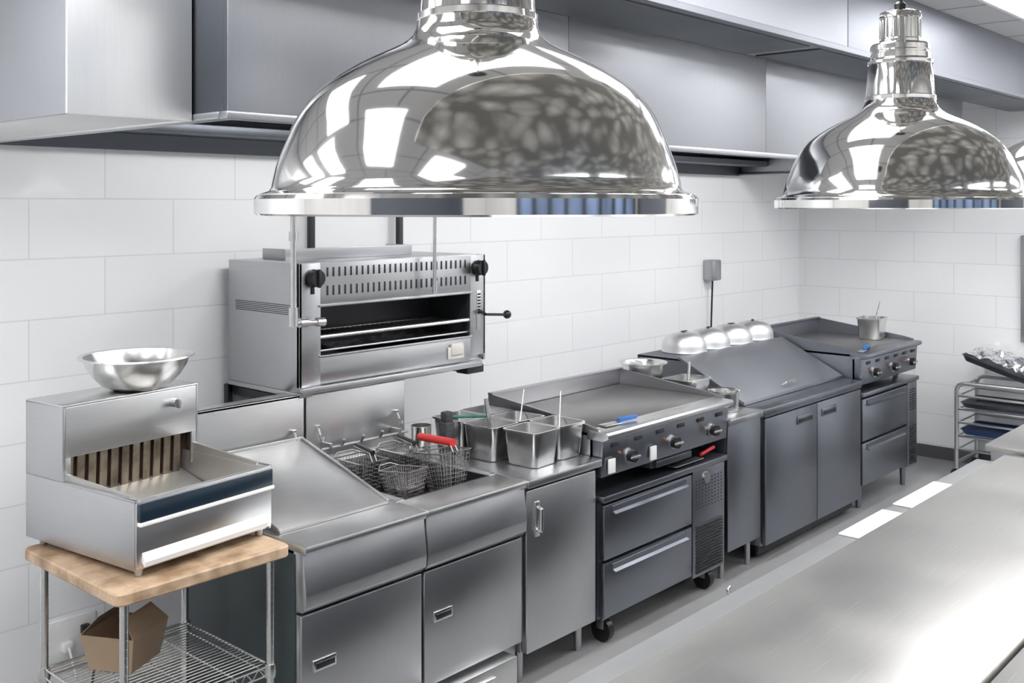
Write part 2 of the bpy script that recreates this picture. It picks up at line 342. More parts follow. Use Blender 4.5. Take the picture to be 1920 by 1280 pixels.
# carton on the shelf
t=thing('cardboard_carton','brown cardboard carton with folded flaps on wire shelf','carton',(1.745,3.34,.497),rot=.5)
def rect(w,d,z): return [(-w/2,-d/2,z),(w/2,-d/2,z),(w/2,d/2,z),(-w/2,d/2,z)]
part(t,'carton_body',B().loft([rect(.17,.16,0),rect(.21,.20,.12),rect(.205,.195,.12),rect(.165,.155,.004)]),CARD,local=True)
for sg in (-1,1):
    part(t,'flap',B().loft([[(-.105,sg*.10,.12),(.105,sg*.10,.12),(.08,sg*.05,.175),(-.08,sg*.05,.175)],[(-.105,sg*.097,.12),(.105,sg*.097,.12),(.08,sg*.047,.177),(-.08,sg*.047,.177)]]),CARD,local=True)
# wall outlet
t=thing('wall_outlet','white wall outlet plate with black plug and cables','outlet',(1.97,W,.25))
part(t,'cover_plate',B().box(1.88,2.08,W-.014,W-.001,.17,.34,.004),WHT)
part(t,'plug',B().box(2.01,2.045,W-.045,W-.014,.26,.30,.006).tube([(2.03,W-.045,.28),(2.05,W-.08,.2),(2.04,W-.06,.05),(2.1,W-.04,.02)],.005),BLK)
part(t,'plug',B().box(1.93,1.97,W-.045,W-.014,.21,.25,.006).tube([(1.95,W-.045,.23),(1.96,W-.09,.12),(1.97,W-.06,.03)],.005),WHT,'white plug')

# ------------------------------------------------------------------ fry warmer (local coords)
th=math.radians(7)
wz=.902
t=thing('fry_warmer','stainless steel countertop fry warmer bin on butcher block','food warmer',(1.589,2.974,wz),rot=th)
Wd=.542; D0=.0; D1=.615
s=B()
s.box(0,.012,0,D1,.022,.238,.003,1).box(Wd-.012,Wd,0,D1,.022,.238,.003,1).box(.012,Wd-.012,D1-.012,D1,.022,.238,.002,1).box(.012,Wd-.012,.012,D1-.012,.022,.034,.001,0)
s.box(-.004,.016,0,.40,.234,.242,.002).box(Wd-.016,Wd+.004,0,.40,.234,.242,.002)
part(t,'base_body',s,[ST,ST],local=True)
s=B().box(0,Wd,-.002,.012,.03,.24,.003)
s.box(.004,Wd-.006,-.016,-.002,.175,.232,.003,1)
s.box(.002,Wd-.002,-.02,-.002,.163,.175,.002,2)
s.prism([(-.018,.052),(-.002,.078),(-.002,.048),(-.014,.036)],.02,Wd-.03,2)
part(t,'front_panel',s,[STL,NAVY,PAPER],'steel front with navy strip and white trim',local=True)
s=B()
s.prism([(.03,.05),(.47,.170),(.47,.177),(.03,.057)],.03,Wd-.03,0)
s.prism([(.012,.24),(.03,.05),(.036,.05),(.018,.24)],.014,Wd-.014,0)
s.box(.014,.026,.016,.47,.045,.24,.001).box(Wd-.026,Wd-.014,.016,.47,.045,.24,.001)
s.prism([(.05,.24),(.40,.24),(.40,.275),(.05,.248)],Wd-.024,Wd-.014,0)
s.prism([(.05,.24),(.40,.24),(.40,.262),(.05,.245)],.014,.022,0)
part(t,'bin',s,BIN,'deep open steel bin',local=True)
s=B()
s.box(0,.01,.395,D1,.238,.488,.002,1).box(Wd-.01,Wd,.395,D1,.238,.488,.002,1).box(.01,Wd-.01,D1-.01,D1,.05,.488,.002).box(0,Wd,.395,D1,.478,.49,.004)
s.box(.01,Wd-.01,.393,.405,.315,.482,.003).box(.01,.03,.395,.405,.2,.35,.002).box(Wd-.03,Wd-.01,.395,.405,.2,.35,.002)
part(t,'heater_housing',s,[STL,ST],local=True)
s=B()
for k in range(11):
    x=.034+k*.043; s.prism([(.430,.345),(.437,.345),(.445,.165),(.438,.165)],x,x+.028,0)
s.prism([(.447,.345),(.45,.345),(.46,.165),(.457,.165)],.012,Wd-.012,1)
part(t,'heater_grille',s,[FINL,FIND],'row of bronze vertical heating fins',local=True)
part(t,'knob',B().rod((.43,.393,.435),(.43,.365,.435),.016,20).box(.426,.434,.352,.368,.418,.452,.002),ST,local=True)
for x,y in ((.03,.03),(Wd-.03,.03),(.03,D1-.06),(Wd-.03,D1-.06)):
    part(t,'foot',B().lathe((x,y,0),[(.012,0),(.015,.024)],16),ST,local=True)
# bowl
t=thing('mixing_bowl','shallow stainless steel mixing bowl resting on fry warmer','bowl',(1.862,3.48,wz+.491))
po=[(.07,0),(.085,.003),(.12,.02),(.15,.05),(.172,.085),(.183,.116),(.197,.120),(.200,.117)]
pi=[(.198,.123),(.181,.120),(.169,.088),(.147,.053),(.117,.024),(.083,.007)]
part(t,'bowl_shell',B().lathe((0,0,0),po+pi,64),POL,local=True)

# ------------------------------------------------------------------ fryers
def fryer(x0,x1,label,kind):
    t=thing('deep_fryer',label,'fryer',((x0+x1)/2,3.27,0))
    s=B()
    if kind: s.box(x0+.004,x1-.004,2.935,3.62,.1,.64,.003,0).box(x0+.004,x1-.004,2.935,3.0,.64,.858,.001).box(x0+.004,x0+.03,3.0,3.62,.64,.858,.001).box(x1-.03,x1-.004,3.0,3.62,.64,.858,.001)
    else: s.box(x0+.004,x1-.004,2.935,3.62,.1,.84,.003,0)
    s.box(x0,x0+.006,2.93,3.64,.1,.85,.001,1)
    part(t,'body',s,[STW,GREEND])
    s=B()
    if kind:
        s.box(x0,x1,2.868,3.05,.858,.888,.008).box(x0,x0+.045,3.05,3.62,.858,.888,.004).box(x1-.045,x1,3.05,3.62,.858,.888,.004)
    else:
        s.box(x0,x1,2.868,3.60,.858,.888,.008)
    part(t,'top_deck',s,STL)
    part(t,'apron',B().prism([(2.885,.86),(2.94,.86),(2.94,.655),(2.893,.655),(2.872,.675),(2.868,.72)],x0+.003,x1-.003,0,bev=.003),ST)
    d=part(t,'door',B().box(x0+.004,x1-.004,2.895,2.932,.20,.645,.006),STv)
    cx=x0+.10
    s=B().box(cx-.05,cx+.05,2.888,2.897,.438,.478,.004,0).box(cx-.04,cx+.04,2.884,2.889,.448,.468,.001,1)
    part(t,'door_handle',s,[POL,BLK],parent=d)
    z1=1.238
    s=B().box(x0+.004,x1-.004,3.635,3.655,.86,z1,.003).box(x0+.004,x1-.004,3.60,3.655,.888,.93,.003)
    s.box(x0+.02,x1-.02,3.665,3.80,.6,z1-.02,.004,1)
    s.box(x0+.004,x1-.004,3.635,3.72,z1-.012,z1,.002,0)
    part(t,'flue_back_panel',s,[STL,BLKM])
    for x in (x0+.06,x1-.06): part(t,'basket_hook',B().lathe((x,3.63,1.09),[(.012,-.004),(.012,.004)],12).tube([(x,3.63,1.09),(x-.01,3.60,1.06),(x,3.60,1.03),(x+.012,3.60,1.045)],.006),POL)
    for x in (x0+.06,x1-.06):
        for y in (3.0,3.55): part(t,'caster',B().rod((x-.015,y,.05),(x+.015,y,.05),.05,20,0).rod((x,y,.05),(x,y,.1),.012,8,1),[BLK,ST])
    return t
f1=fryer(2.145,2.715,'stainless steel fryer with sloping steel cover, beside butcher block cart',0)
s=B().prism([(3.05,.889),(3.60,1.048),(3.60,1.058),(3.05,.899)],2.17,2.675,0,bev=.001)
s.prism([(3.05,.889),(3.60,.889),(3.60,1.048)],2.172,2.18,0).prism([(3.05,.889),(3.60,.889),(3.60,1.048)],2.665,2.673,0)
s.prism([(3.05,.899),(3.60,1.058),(3.60,1.067),(3.05,.908)],2.670,2.68,0,bev=.002).prism([(3.05,.899),(3.60,1.058),(3.60,1.067),(3.05,.908)],2.165,2.175,0,bev=.002)
s.box(2.165,2.68,3.595,3.607,.889,1.068,.002)
part(f1,'fryer_cover',s,COVER,'worn sloping steel cover plate')
f2=fryer(2.72,3.295,'open stainless steel deep fryer with hanging wire baskets','deep')
part(f2,'oil_tank',B().box(2.765,2.772,3.05,3.59,.66,.886,0).box(3.243,3.25,3.05,3.59,.66,.886,0).box(2.765,3.25,3.05,3.057,.66,.886,0).box(2.765,3.25,3.583,3.59,.66,.886,0).box(2.765,3.25,3.05,3.59,.65,.66,0),SLD)
part(f2,'oil',B().box(2.772,3.243,3.057,3.583,.75,.753,0),OIL)
part(f2,'hanger_bar',B().rod((2.76,3.58,1.0),(3.26,3.58,1.0),.006,10).box(2.80,2.815,3.57,3.635,.98,1.02,.002).box(3.20,3.215,3.57,3.635,.98,1.02,.002)
     .rod((2.87,3.58,1.0),(2.87,3.56,1.03),.008,10).rod((2.98,3.58,1.0),(2.98,3.56,1.03),.008,10).rod((3.09,3.58,1.0),(3.09,3.56,1.03),.008,10),STW)
part(f2,'filter_drawer',B().box(2.80,3.22,2.86,3.3,.045,.175,.004,0).box(2.92,3.08,2.845,2.862,.12,.14,.003,0),STL,'low pull-out filter drawer')
def basket(loc,w,d,hh,hcol,lab,hl,rz=0,tilt=0,gr_=.012):
    t=thing('fryer_basket',lab,'fryer basket',loc,group='fryer baskets',rot=rz)
    t.rotation_euler=(tilt,0,rz)
    s=B()
    tp=.62
    for k in range(11):
        f=k/10; z=f*hh; q=tp+(1-tp)*f
        s.tube([(-w/2*q,-d/2*q,z),(w/2*q,-d/2*q,z),(w/2*q,d/2*q,z),(-w/2*q,d/2*q,z),(-w/2*q,-d/2*q,z)],.0014 if k<10 else .0035,5)
    nx=9; ny=int(9*d/w)
    for i in range(nx+1):
        a=-1+2*i/nx
        for sy in (-1,1): s.rod((a*w/2*tp,sy*d/2*tp,0),(a*w/2,sy*d/2,hh),.0014,4)
        s.rod((a*w/2*tp,-d/2*tp,0),(a*w/2*tp,d/2*tp,0),.0012,4)
    for i in range(ny+1):
        a=-1+2*i/ny
        for sx in (-1,1): s.rod((sx*w/2*tp,a*d/2*tp,0),(sx*w/2,a*d/2,hh),.0014,4)
        s.rod((-w/2*tp,a*d/2*tp,0),(w/2*tp,a*d/2*tp,0),.0012,4)
    s.tube([(-w/2,d/2,hh),(-w/4,d/2+.02,hh+.015),(w/4,d/2+.02,hh+.015),(w/2,d/2,hh)],.003)
    part(t,'wire_mesh_basket',s,WIRE,local=True)
    if hcol:
        hd=part(t,'handle_frame',B().tube([(-.012,-d/2,hh),(-.012,-d/2+.02,hh+.035),(-.012,-d/2+hl,hh+.05),(.012,-d/2+hl,hh+.05),(.012,-d/2+.02,hh+.035),(.012,-d/2,hh)],.0035),WIRE,local=True)
        part(t,'grip',B().rod((0,-d/2+.01,hh+.036),(0,-d/2+hl,hh+.052),gr_,14),hcol,'coated grip',parent=hd,local=True)
basket((3.09,3.145,.825),.17,.155,.18,RED,'wire fryer basket with red rubber grip over the oil',.24,-.1,-.12,.017)
basket((2.86,3.15,.81),.12,.16,.16,None,'narrow wire fryer basket standing in the oil tank',.20,.1,-.10)
basket((2.88,3.46,.79),.15,.18,.17,BLK,'wire fryer basket with black grip at back of tank',.12,.0)
basket((3.12,3.46,.79),.15,.18,.17,BLK,'wire fryer basket with black grip at back of tank',.12,.0)

# ------------------------------------------------------------------ cabinet beside fryer
t=thing('steel_cabinet','narrow stainless steel cabinet with one door on legs','cabinet',(3.55,3.27,0))
part(t,'body',B().box(3.305,3.80,2.92,3.64,.14,.848,.003),STW)
d=part(t,'door',B().box(3.312,3.795,2.888,2.918,.14,.835,.006),STv)
part(t,'handle',B().tube([(3.375,2.888,.76),(3.375,2.86,.75),(3.375,2.86,.66),(3.375,2.888,.65)],.009).box(3.36,3.39,2.88,2.89,.63,.78,.004),POL,parent=d)
part(t,'worktop',B().box(3.30,3.815,2.865,3.66,.850,.886,.006),ST)
for x in (3.34,3.75):
    for y in (2.96,3.58): part(t,'leg',B().lathe((x,y,0),[(.014,0),(.018,.02),(.02,.14)],16),ST)

def pan(name,loc,w,d,hh,label,cat='food pan',group=None,rot=0,mat=None):
    t=thing(name,label,cat,loc,rot=rot,group=group)
    q=.82; r=.022
    part(t,'pan_body',B().loft([rr(0,0,w*q-.01,d*q-.01,r,0),rr(0,0,w*q,d*q,r,.006),rr(0,0,w*.93,d*.93,r,hh*.8),rr(0,0,w*.94,d*.94,r,hh-.006),rr(0,0,w,d,r,hh-.003),rr(0,0,w+.004,d+.004,r,hh-.008),rr(0,0,w+.004,d+.004,r,hh),
         rr(0,0,w*.93,d*.93,r,hh),rr(0,0,w*.9,d*.9,r,hh*.8),rr(0,0,w*q-.006,d*q-.006,r,.008)]),mat or POL,local=True)
    return t
g='steel food pans on the cabinet top'
PZ=.887
a=pan('food_pan',(3.53,3.05,PZ),.185,.20,.16,'deep square stainless steel food pan',group=g,rot=.04)
for lc,ro,lb in (((3.725,3.06,PZ),-.03,'deep square stainless steel food pan'),((3.49,3.265,PZ),.03,'deep square stainless steel food pan holding a ladle'),((3.69,3.275,PZ),0,'deep square stainless steel food pan'),
              ((3.50,3.476,PZ),.02,'deep square stainless steel food pan'),((3.70,3.49,PZ),-.02,'deep square stainless steel food pan')):
    clone(a,lc,ro,lb)
def utensil(name,label,p0,p1,r,mat,head=None,hmat=None,cat='utensil',hn='utensil_head'):
    t=thing(name,label,cat,p0)
    p0=Vector(p0);p1=Vector(p1)
    part(t,'handle',B().rod(p0,p1,r,10),mat)
    if head: part(t,hn,head,hmat or mat)
utensil('ladle','steel ladle with thick handle standing in food pan',(3.50,3.26,PZ+.03),(3.475,3.28,PZ+.27),.011,POL,B().ball((3.50,3.26,PZ+.045),.03,0,16,(1,1,.7)))
utensil('serving_spoon','thin steel spoon handle leaning out of food pan',(3.68,3.27,PZ+.03),(3.82,3.35,PZ+.26),.0035,STW,B().ball((3.68,3.27,PZ+.04),.022,0,12,(1,1.3,.4)))
utensil('serving_spoon','thin steel spoon handle leaning out of food pan',(3.72,3.05,PZ+.03),(3.86,3.15,PZ+.27),.0035,STW,B().ball((3.72,3.05,PZ+.04),.022,0,12,(1,1.3,.4)))
t=thing('round_container','round stainless steel container on cabinet top','container',(3.352,3.585,PZ))
part(t,'container_body',B().lathe((3.352,3.585,PZ),[(.038,0),(.044,.006),(.048,.12),(.051,.125),(.046,.125),(.042,.01)],32),POL)
utensil('cleaning_brush','dark bristled brush with teal handle resting beside food pans',(3.345,3.40,PZ+.19),(3.53,3.31,PZ+.178),.007,GRN,B().box(3.312,3.368,3.375,3.425,PZ+.002,PZ+.17,.008).box(3.318,3.362,3.38,3.42,PZ+.17,PZ+.215,.004),plain('bristle',(.045,.045,.05),.8,bump=.5),hn='bristle_head')

# ------------------------------------------------------------------ griddle + chef base
def knob(b,x,y,z,r=.026):
    b.rod((x,y,z),(x,y-.012,z),r*1.25,20,1).rod((x,y-.012,z),(x,y-.04,z),r,18,0).box(x-r*1.5,x+r*1.2,y-.05,y-.04,z-.006,z+.006,.003,2)
def griddle(x0,x1,yb,zp,label,fm,nk,splash=.09):
    t=thing('griddle',label,'griddle',((x0+x1)/2,3.2,zp-.26))
    part(t,'body',B().box(x0,x1,2.93,yb,zp-.215,zp-.012,.004),SLR if fm else ST)
    part(t,'griddle_plate',B().box(x0+.02,x1-.02,2.96,yb-.02,zp-.012,zp,.002),PLATE)
    prf=[(2.90,zp-.03),(2.90,zp+.006),(2.97,zp+.02),(yb,zp+splash),(yb,zp-.03)]
    part(t,'splash_guard',B().prism(prf,x0,x0+.014,0).prism(prf,x1-.014,x1,0)
         .box(x0+.014,x1-.014,yb-.014,yb,zp-.012,zp+splash,.002).box(x0,x1,yb-.03,yb+.004,zp+splash-.004,zp+splash+.004,.001),SLR if fm else STW)
    part(t,'front_ledge',B().prism([(2.84,zp-.03),(2.84,zp-.012),(2.85,zp-.004),(2.965,zp-.002),(2.965,zp-.045),(2.87,zp-.045)],x0-.004,x1+.004,0,bev=.002),STL if not fm else SL)
    L=x1-x0
    s=B().prism([(2.872,zp-.04),(2.95,zp-.04),(2.95,zp-.215),(2.885,zp-.215)],x0,x1,0,bev=.002)
    for k in range(nk*2):
        x=x0+L*(k+.5)/(nk*2); s.box(x-.032,x+.032,2.868,2.88,zp-.082,zp-.062,.008,1)
    p=part(t,'control_panel',s,[SL,BLKM])
    for k in range(nk):
        b=B(); knob(b,x0+L*(k+.5)/nk+.02,2.878,zp-.145,.028); part(t,'control_knob',b,[BLK,POL,POL],parent=p)
        part(t,'indicator_light',B().rod((x0+L*(k+.5)/nk-.06,2.866,zp-.115),(x0+L*(k+.5)/nk-.06,2.88,zp-.115),.006,12),ORG,parent=p)
    for x in (x0+.08,x1-.08):
        for y in (3.0,yb-.08): part(t,'leg',B().lathe((x,y,zp-.262),[(.018,0),(.02,.05)],14),BLKM)
    return t,p
gr,cp=griddle(3.83,4.955,3.60,1.005,'wide flat-top gas griddle on refrigerated drawer base',0,3)
for x in (3.865,4.205): part(gr,'rating_label',B().box(x,x+.048,2.862,2.872,.806,.872,.001),PAPER,'small white blank label',parent=cp)
part(gr,'grease_drawer',B().box(4.26,4.62,2.90,3.2,.748,.790,.003).box(4.28,4.60,2.88,2.90,.752,.785,.003),SLD)
def chef(x0,x1,zt,zb,label,dx1,cast=True):
    t=thing('refrigerated_base',label,'refrigerated drawers',((x0+x1)/2,3.24,0))
    part(t,'body',B().box(x0,x1,2.91,3.64,zb,zt-.03,.004),SLD)
    part(t,'worktop',B().box(x0-.006,x1+.006,2.865,3.66,zt-.03,zt,.005),SL)
    H=(zt-.04-zb)/2
    for k in range(2):
        a=zb+k*H+.008; b_=zb+(k+1)*H-.006
        d=part(t,'drawer',B().box(x0+.012,dx1,2.878,2.912,a,b_,.006),SL)
        part(t,'handle',B().prism([(2.88,b_-.012),(2.88,b_-.045),(2.86,b_-.05),(2.855,b_-.044),(2.872,b_-.036),(2.872,b_-.012)],x0+.07,dx1-.06,0),SL,parent=d)
    s=B().box(dx1+.012,x1-.004,2.878,2.912,zb-.01,zt-.035,.004,0)
    nv=16
    for k in range(nv):
        z=zb+.01+k*(H*.95/nv)
        s.box(dx1+.035,x1-.03,2.870,2.882,z,z+.007,.001,1)
    for i in range(9):
        for j in range(9):
            s.rod((dx1+.04+i*(x1-dx1-.08)/8,2.882,zt-.09-j*.018),(dx1+.04+i*(x1-dx1-.08)/8,2.876,zt-.09-j*.018),.0036,6,1)
    pv=part(t,'vent_panel',s,[SL,BLKM])
    if x0<5: part(t,'thermometer',B().rod(((dx1+x1)/2-.03,2.88,zt-.085),((dx1+x1)/2-.03,2.868,zt-.085),.03,24,0),POL,parent=pv)
    for x in (x0+.08,x1-.12):
        for y in (2.94,3.5):
            part(t,'caster' if cast else 'leg',B().rod((x-.018,y,.055),(x+.018,y,.055),.055,20,0).box(x-.024,x+.024,y-.02,y+.02,.06,zb,.003,1) if cast else B().lathe((x,y,0),[(.018,0),(.022,zb)],14,0),[BLK,ST] if cast else [SL])
    return t
chef(3.835,4.93,.705,.125,'grey refrigerated base with two wide drawers on casters',4.60)

t=thing('scraper','blue handled griddle scraper on griddle edge','scraper',(4.10,2.93,1.006),rot=-.1)
part(t,'handle',B().box(-.065,.065,-.012,.012,.004,.024,.008),BLUE,local=True)
part(t,'blade',B().box(-.18,-.065,-.025,.025,.002,.006,.001),STL,local=True)
t=thing('turner','steel turner with red handle resting under griddle front','turner',(4.72,2.96,.708))
part(t,'handle',B().rod((4.72,2.90,.738),(4.85,2.90,.755),.009,10),RED)
part(t,'blade',B().box(4.45,4.72,2.88,2.93,.72,.724,.001),STL)

# ------------------------------------------------------------------ side table with containers
t=thing('steel_table','narrow grey steel work table with solid side panel','table',(5.155,3.25,0))
part(t,'worktop',B().box(4.97,5.34,2.865,3.72,.85,.886,.005),ST)
part(t,'front_panel',B().box(4.975,5.335,2.885,2.905,.16,.85,.003),SL)
part(t,'body',B().box(4.98,5.33,2.905,3.65,.16,.848,.003),SLD)
for x in (5.01,5.30):
    for y in (2.95,3.6): part(t,'leg',B().rod((x,y,0),(x,y,.16),.016,14),ST)
def rpan(name,loc,r,hh,label,cat):
    t=thing(name,label,cat,loc)
    part(t,'pan_body',B().lathe((0,0,0),[(r*.9,0),(r*.96,.006),(r*.98,hh*.95),(r*1.08,hh),(r*1.08,hh+.004),(r*.96,hh),(r*.93,hh*.9),(r*.9,.01)],48),POL,local=True)
    return t
rpan('stock_pot',(5.13,3.55,.887),.115,.145,'round stainless steel stock pot on work table','pot')
rpan('round_pan',(5.13,3.55,1.0365),.135,.075,'round stainless steel pan stacked on pot','pan')
pan('food_pan',(5.17,3.27,.887),.24,.20,.16,'rectangular steel food pan with utensils on work table')
utensil('ladle','steel ladle standing in rectangular food pan',(5.18,3.27,.92),(5.23,3.29,1.13),.008,POL,B().ball((5.18,3.27,.93),.03,0,12))
rpan('round_container',(5.18,3.03,.887),.085,.11,'small round steel container on work table','container')

# ------------------------------------------------------------------ prep refrigerator
t=thing('prep_refrigerator','dark grey two-door prep refrigerator with sloping steel lid','refrigerator',(6.02,3.3,0))
X0,X1=5.37,6.685
part(t,'body',B().box(X0,X1,2.905,3.75,.09,.84,.004),SL)
part(t,'worktop',B().box(X0-.004,X1+.004,2.865,3.02,.845,.885,.006).box(X0,X1,2.87,3.75,.835,.85,.002),SL)
part(t,'kick_grille',B().box(X0+.02,X1-.02,2.93,2.95,.03,.1,.002,0),BLKM)
for a,b_ in ((X0+.01,X0+.66),(X0+.67,X1-.006)):
    d=part(t,'door',B().box(a,b_,2.872,2.904,.10,.828,.006),SLF)
    hx=b_-.27 if a<5.5 else a+.05
    part(t,'handle',B().box(hx,hx+.20,2.864,2.874,.735,.785,.005,0).box(hx+.012,hx+.188,2.861,2.866,.745,.768,.002,1),[SL,BLK],parent=d)
s=B().prism([(3.02,.85),(3.02,.90),(3.45,1.112),(3.75,1.112),(3.75,.85)],X0,X0+.02,0).prism([(3.02,.85),(3.02,.90),(3.45,1.112),(3.75,1.112),(3.75,.85)],X1-.02,X1,0)
s.box(X0,X1,3.44,3.76,1.10,1.115,.003).box(X0,X1,3.74,3.76,.85,1.11,.002)
part(t,'raised_housing',s,SLR)
d=part(t,'lid',B().prism([(3.005,.888),(3.005,.905),(3.45,1.127),(3.455,1.112)],X0-.004,X1+.004,0),LID,'sloping hinged steel lid')
part(t,'lid_handle',B().tube([(5.93,3.06,.93),(5.93,3.03,.95),(6.05,3.03,.95),(6.05,3.06,.93)],.006),POL,parent=d)
for x in (X0+.08,X1-.08):
    for y in (3.0,3.6): part(t,'caster',B().rod((x-.015,y,.04),(x+.015,y,.04),.04,18),BLK)
t=thing('basting_dome','round satin steel basting dome with flat grip','basting cover',(5.66,3.60,1.1165),group='steel basting domes on refrigerator')
part(t,'dome',B().lathe((0,0,0),[(.143,0),(.146,.004),(.143,.012),(.142,.035),(.136,.064),(.120,.092),(.09,.112),(.045,.123),(.002,.125)],56),DOME,local=True)
part(t,'grip',B().rod((0,0,.123),(0,0,.13),.01,12).box(-.03,.03,-.008,.008,.128,.133,.002),BLKM,local=True)
for x,r_ in ((5.955,.3),(6.25,-.2),(6.545,.5)): clone(t,(x,3.60,1.1165),r_)

# ------------------------------------------------------------------ second griddle and base
griddle(6.72,7.68,3.66,1.06,'smaller flat-top griddle on refrigerated drawers near corner',1,3,.11)
chef(6.715,7.69,.795,.16,'dark grey refrigerated base with two drawers near corner',7.50,False)
pan('food_pan',(7.50,3.14,1.0605),.20,.18,.16,'steel food pan with ladle on griddle',rot=.1)
utensil('ladle','steel ladle standing in food pan on griddle',(7.50,3.14,1.10),(7.58,3.11,1.33),.008,POL,B().ball((7.50,3.14,1.11),.03,0,12))
t=thing('scraper','blue handled griddle scraper','scraper',(6.95,2.95,1.0605),rot=.2)
part(t,'handle',B().box(-.07,.07,-.014,.014,.002,.026,.01),BLUE,local=True)
part(t,'blade',B().box(-.19,-.07,-.022,.022,.0,.004,.001),STL,local=True)

# ------------------------------------------------------------------ salamander
t=thing('salamander_broiler','stainless steel wall mounted salamander broiler with slotted front','broiler',(3.27,3.95,1.243))
x0,x1,y0,y1,z0,z1=2.69,3.85,3.64,4.18,1.243,1.80
s=B().box(x0,x0+.015,y0,y1,z0,z1,.003).box(x1-.015,x1,y0,y1,z0+.02,z1,.003).box(x0+.01,x1-.01,y0+.05,y1,z1-.012,z1,.002).box(x0+.01,x1-.01,y1-.012,y1,z0+.02,z1-.01,.002).box(x0+.01,x1-.01,y0+.01,y1,z0+.02,z0+.03,.002)
s.box(x0+.01,2.80,y0+.02,y1-.02,z0+.03,1.62,.0).box(3.745,x1-.01,y0+.02,y1-.02,z0+.03,1.62,.0)
for k in range(6): s.box(x0-.002,x0+.002,y0+.06,y1-.06,1.575+k*.008,1.578+k*.008,0,1)
part(t,'body',s,[ST,BLKM])
s=B().box(x0,2.805,y0,y0+.02,z0+.02,1.80,.003).box(3.74,x1,y0,y0+.02,z0+.05,1.80,.003).box(2.80,3.745,y0,y0+.02,1.614,1.80,.003).box(2.80,3.745,y0,y0+.02,z0+.03,1.385,.003)
s.box(2.795,3.75,y0-.008,y0+.004,1.385,1.395,.002).box(2.795,3.75,y0-.008,y0+.004,1.606,1.616,.002).box(x0-.002,3.80,y0-.03,y0,z0-.005,z0+.022,.004)
for r_,(a,b_) in enumerate(((1.737,1.778),(1.655,1.698))):
    for k in range(27):
        x=2.835+k*.0332; s.box(x,x+.011,y0-.0015,y0+.003,a,b_,.001,1)
part(t,'front_panel',s,[ST,BLKM])
for x in (2.76,3.79):
    part(t,'control_knob',B().rod((x,y0,1.735),(x,y0-.012,1.735),.03,24).rod((x,y0-.012,1.735),(x,y0-.045,1.735),.04,24,r2=.036).box(x-.007,x+.007,y0-.056,y0-.04,1.695,1.775,.004).box(x-.008,x+.008,y0-.006,y0,1.665,1.70,.002),BLK)
part(t,'chamber',B().box(2.803,3.742,y0+.3,y0+.31,1.28,1.62,0).box(2.803,3.742,y0+.02,y0+.3,1.606,1.61,0).box(2.803,3.742,y0+.02,y0+.3,1.386,1.39,0).box(2.803,2.807,y0+.02,y0+.3,1.38,1.61,0).box(3.738,3.742,y0+.02,y0+.3,1.38,1.61,0),BLKM)
s=B()
for k in range(30): s.rod((2.83+k*.031,y0+.02,1.465),(2.83+k*.031,y0+.28,1.465),.003,6)
s.rod((2.81,y0+.28,1.465),(3.73,y0+.28,1.465),.006,8)
part(t,'broiler_rack',s,STW)
part(t,'crossbar',B().rod((2.806,y0+.012,1.474),(3.738,y0+.012,1.474),.010,10),POL)
part(t,'crossbar',B().rod((2.806,y0+.02,1.412),(3.738,y0+.02,1.412),.005,8),STW)
f=B(); rows=[]
for i in range(25):
    rows.append([(2.96+i*.70/24,y0+.03+j*.24/8,1.398+random.uniform(0,.022)) for j in range(9)])
f.loft(rows,cap0=False,cap1=False,closed=False)
part(t,'foil_liner',f,FOIL,'crumpled foil liner')
part(t,'lever_handle',B().rod((3.80,y0,1.52),(3.80,y0-.05,1.50),.008,10).rod((3.80,y0-.05,1.50),(3.93,y0-.07,1.49),.007,10).ball((3.94,y0-.07,1.49),.022,0,16),BLK)
s=B().box(3.785,3.815,y0-.003,y0,1.42,1.62,.001,0)
for k in range(7): s.box(3.79,3.81,y0-.006,y0-.002,1.50+k*.016,1.508+k*.016,0,1)
part(t,'height_scale',s,[STL,BLK])
part(t,'rating_plate',B().box(3.58,3.69,y0-.006,y0,1.29,1.35,.002).box(3.60,3.68,y0-.012,y0,1.31,1.365,.002),plain('aged_label',(.6,.58,.53),.4))
part(t,'top_flue',B().box(2.82,3.60,3.92,3.94,z1,z1+.05,.002).box(2.82,2.84,3.94,4.1,z1,z1+.05,.002).box(3.58,3.60,3.94,4.1,z1,z1+.05,.002),STW)
part(t,'tray_lip',B().box(x0-.004,x0+.06,y0-.01,y1,z0-.02,z0,.003).box(x0-.004,x1-.3,y0-.01,y0+.03,z0-.012,z0,.002),ST)
t=thing('mounting_frame','black steel frame carrying the broiler against the wall','frame',(3.24,4.205,.5))
s=B()
s.box(3.165,3.195,4.19,4.22,1.22,2.28,.003).box(3.755,3.785,4.19,4.22,.5,2.28,.003).box(2.69,2.72,4.19,4.22,.5,1.22,.003).box(2.7,3.78,4.19,4.22,1.18,1.22,.002).box(2.7,3.78,4.19,4.22,.88,.92,.002)
s.box(2.72,2.75,3.85,4.19,1.17,1.21,.002).box(3.75,3.78,3.66,4.19,1.20,1.24,.002).box(3.72,3.84,3.64,3.72,1.20,1.24,.004)
part(t,'bracket_frame',s,BLKM)
t=thing('gas_pipe','chrome gas pipe with elbow running down to the broiler','pipe',(2.63,3.60,2.3))
part(t,'pipe',B().tube([(2.63,3.60,2.42),(2.63,3.60,1.58),(2.645,3.60,1.553),(2.79,3.60,1.545),(2.80,3.638,1.545)],.013,14),POL)
for p0,p1,r in (((2.63,3.60,1.62),(2.63,3.60,1.54),.021),((2.66,3.60,1.552),(2.70,3.60,1.55),.02),((2.75,3.60,1.548),(2.79,3.60,1.546),.02),((2.63,3.60,1.90),(2.63,3.60,1.94),.019)):
    part(t,'pipe_fitting',B().rod(p0,p1,r,14),POL)
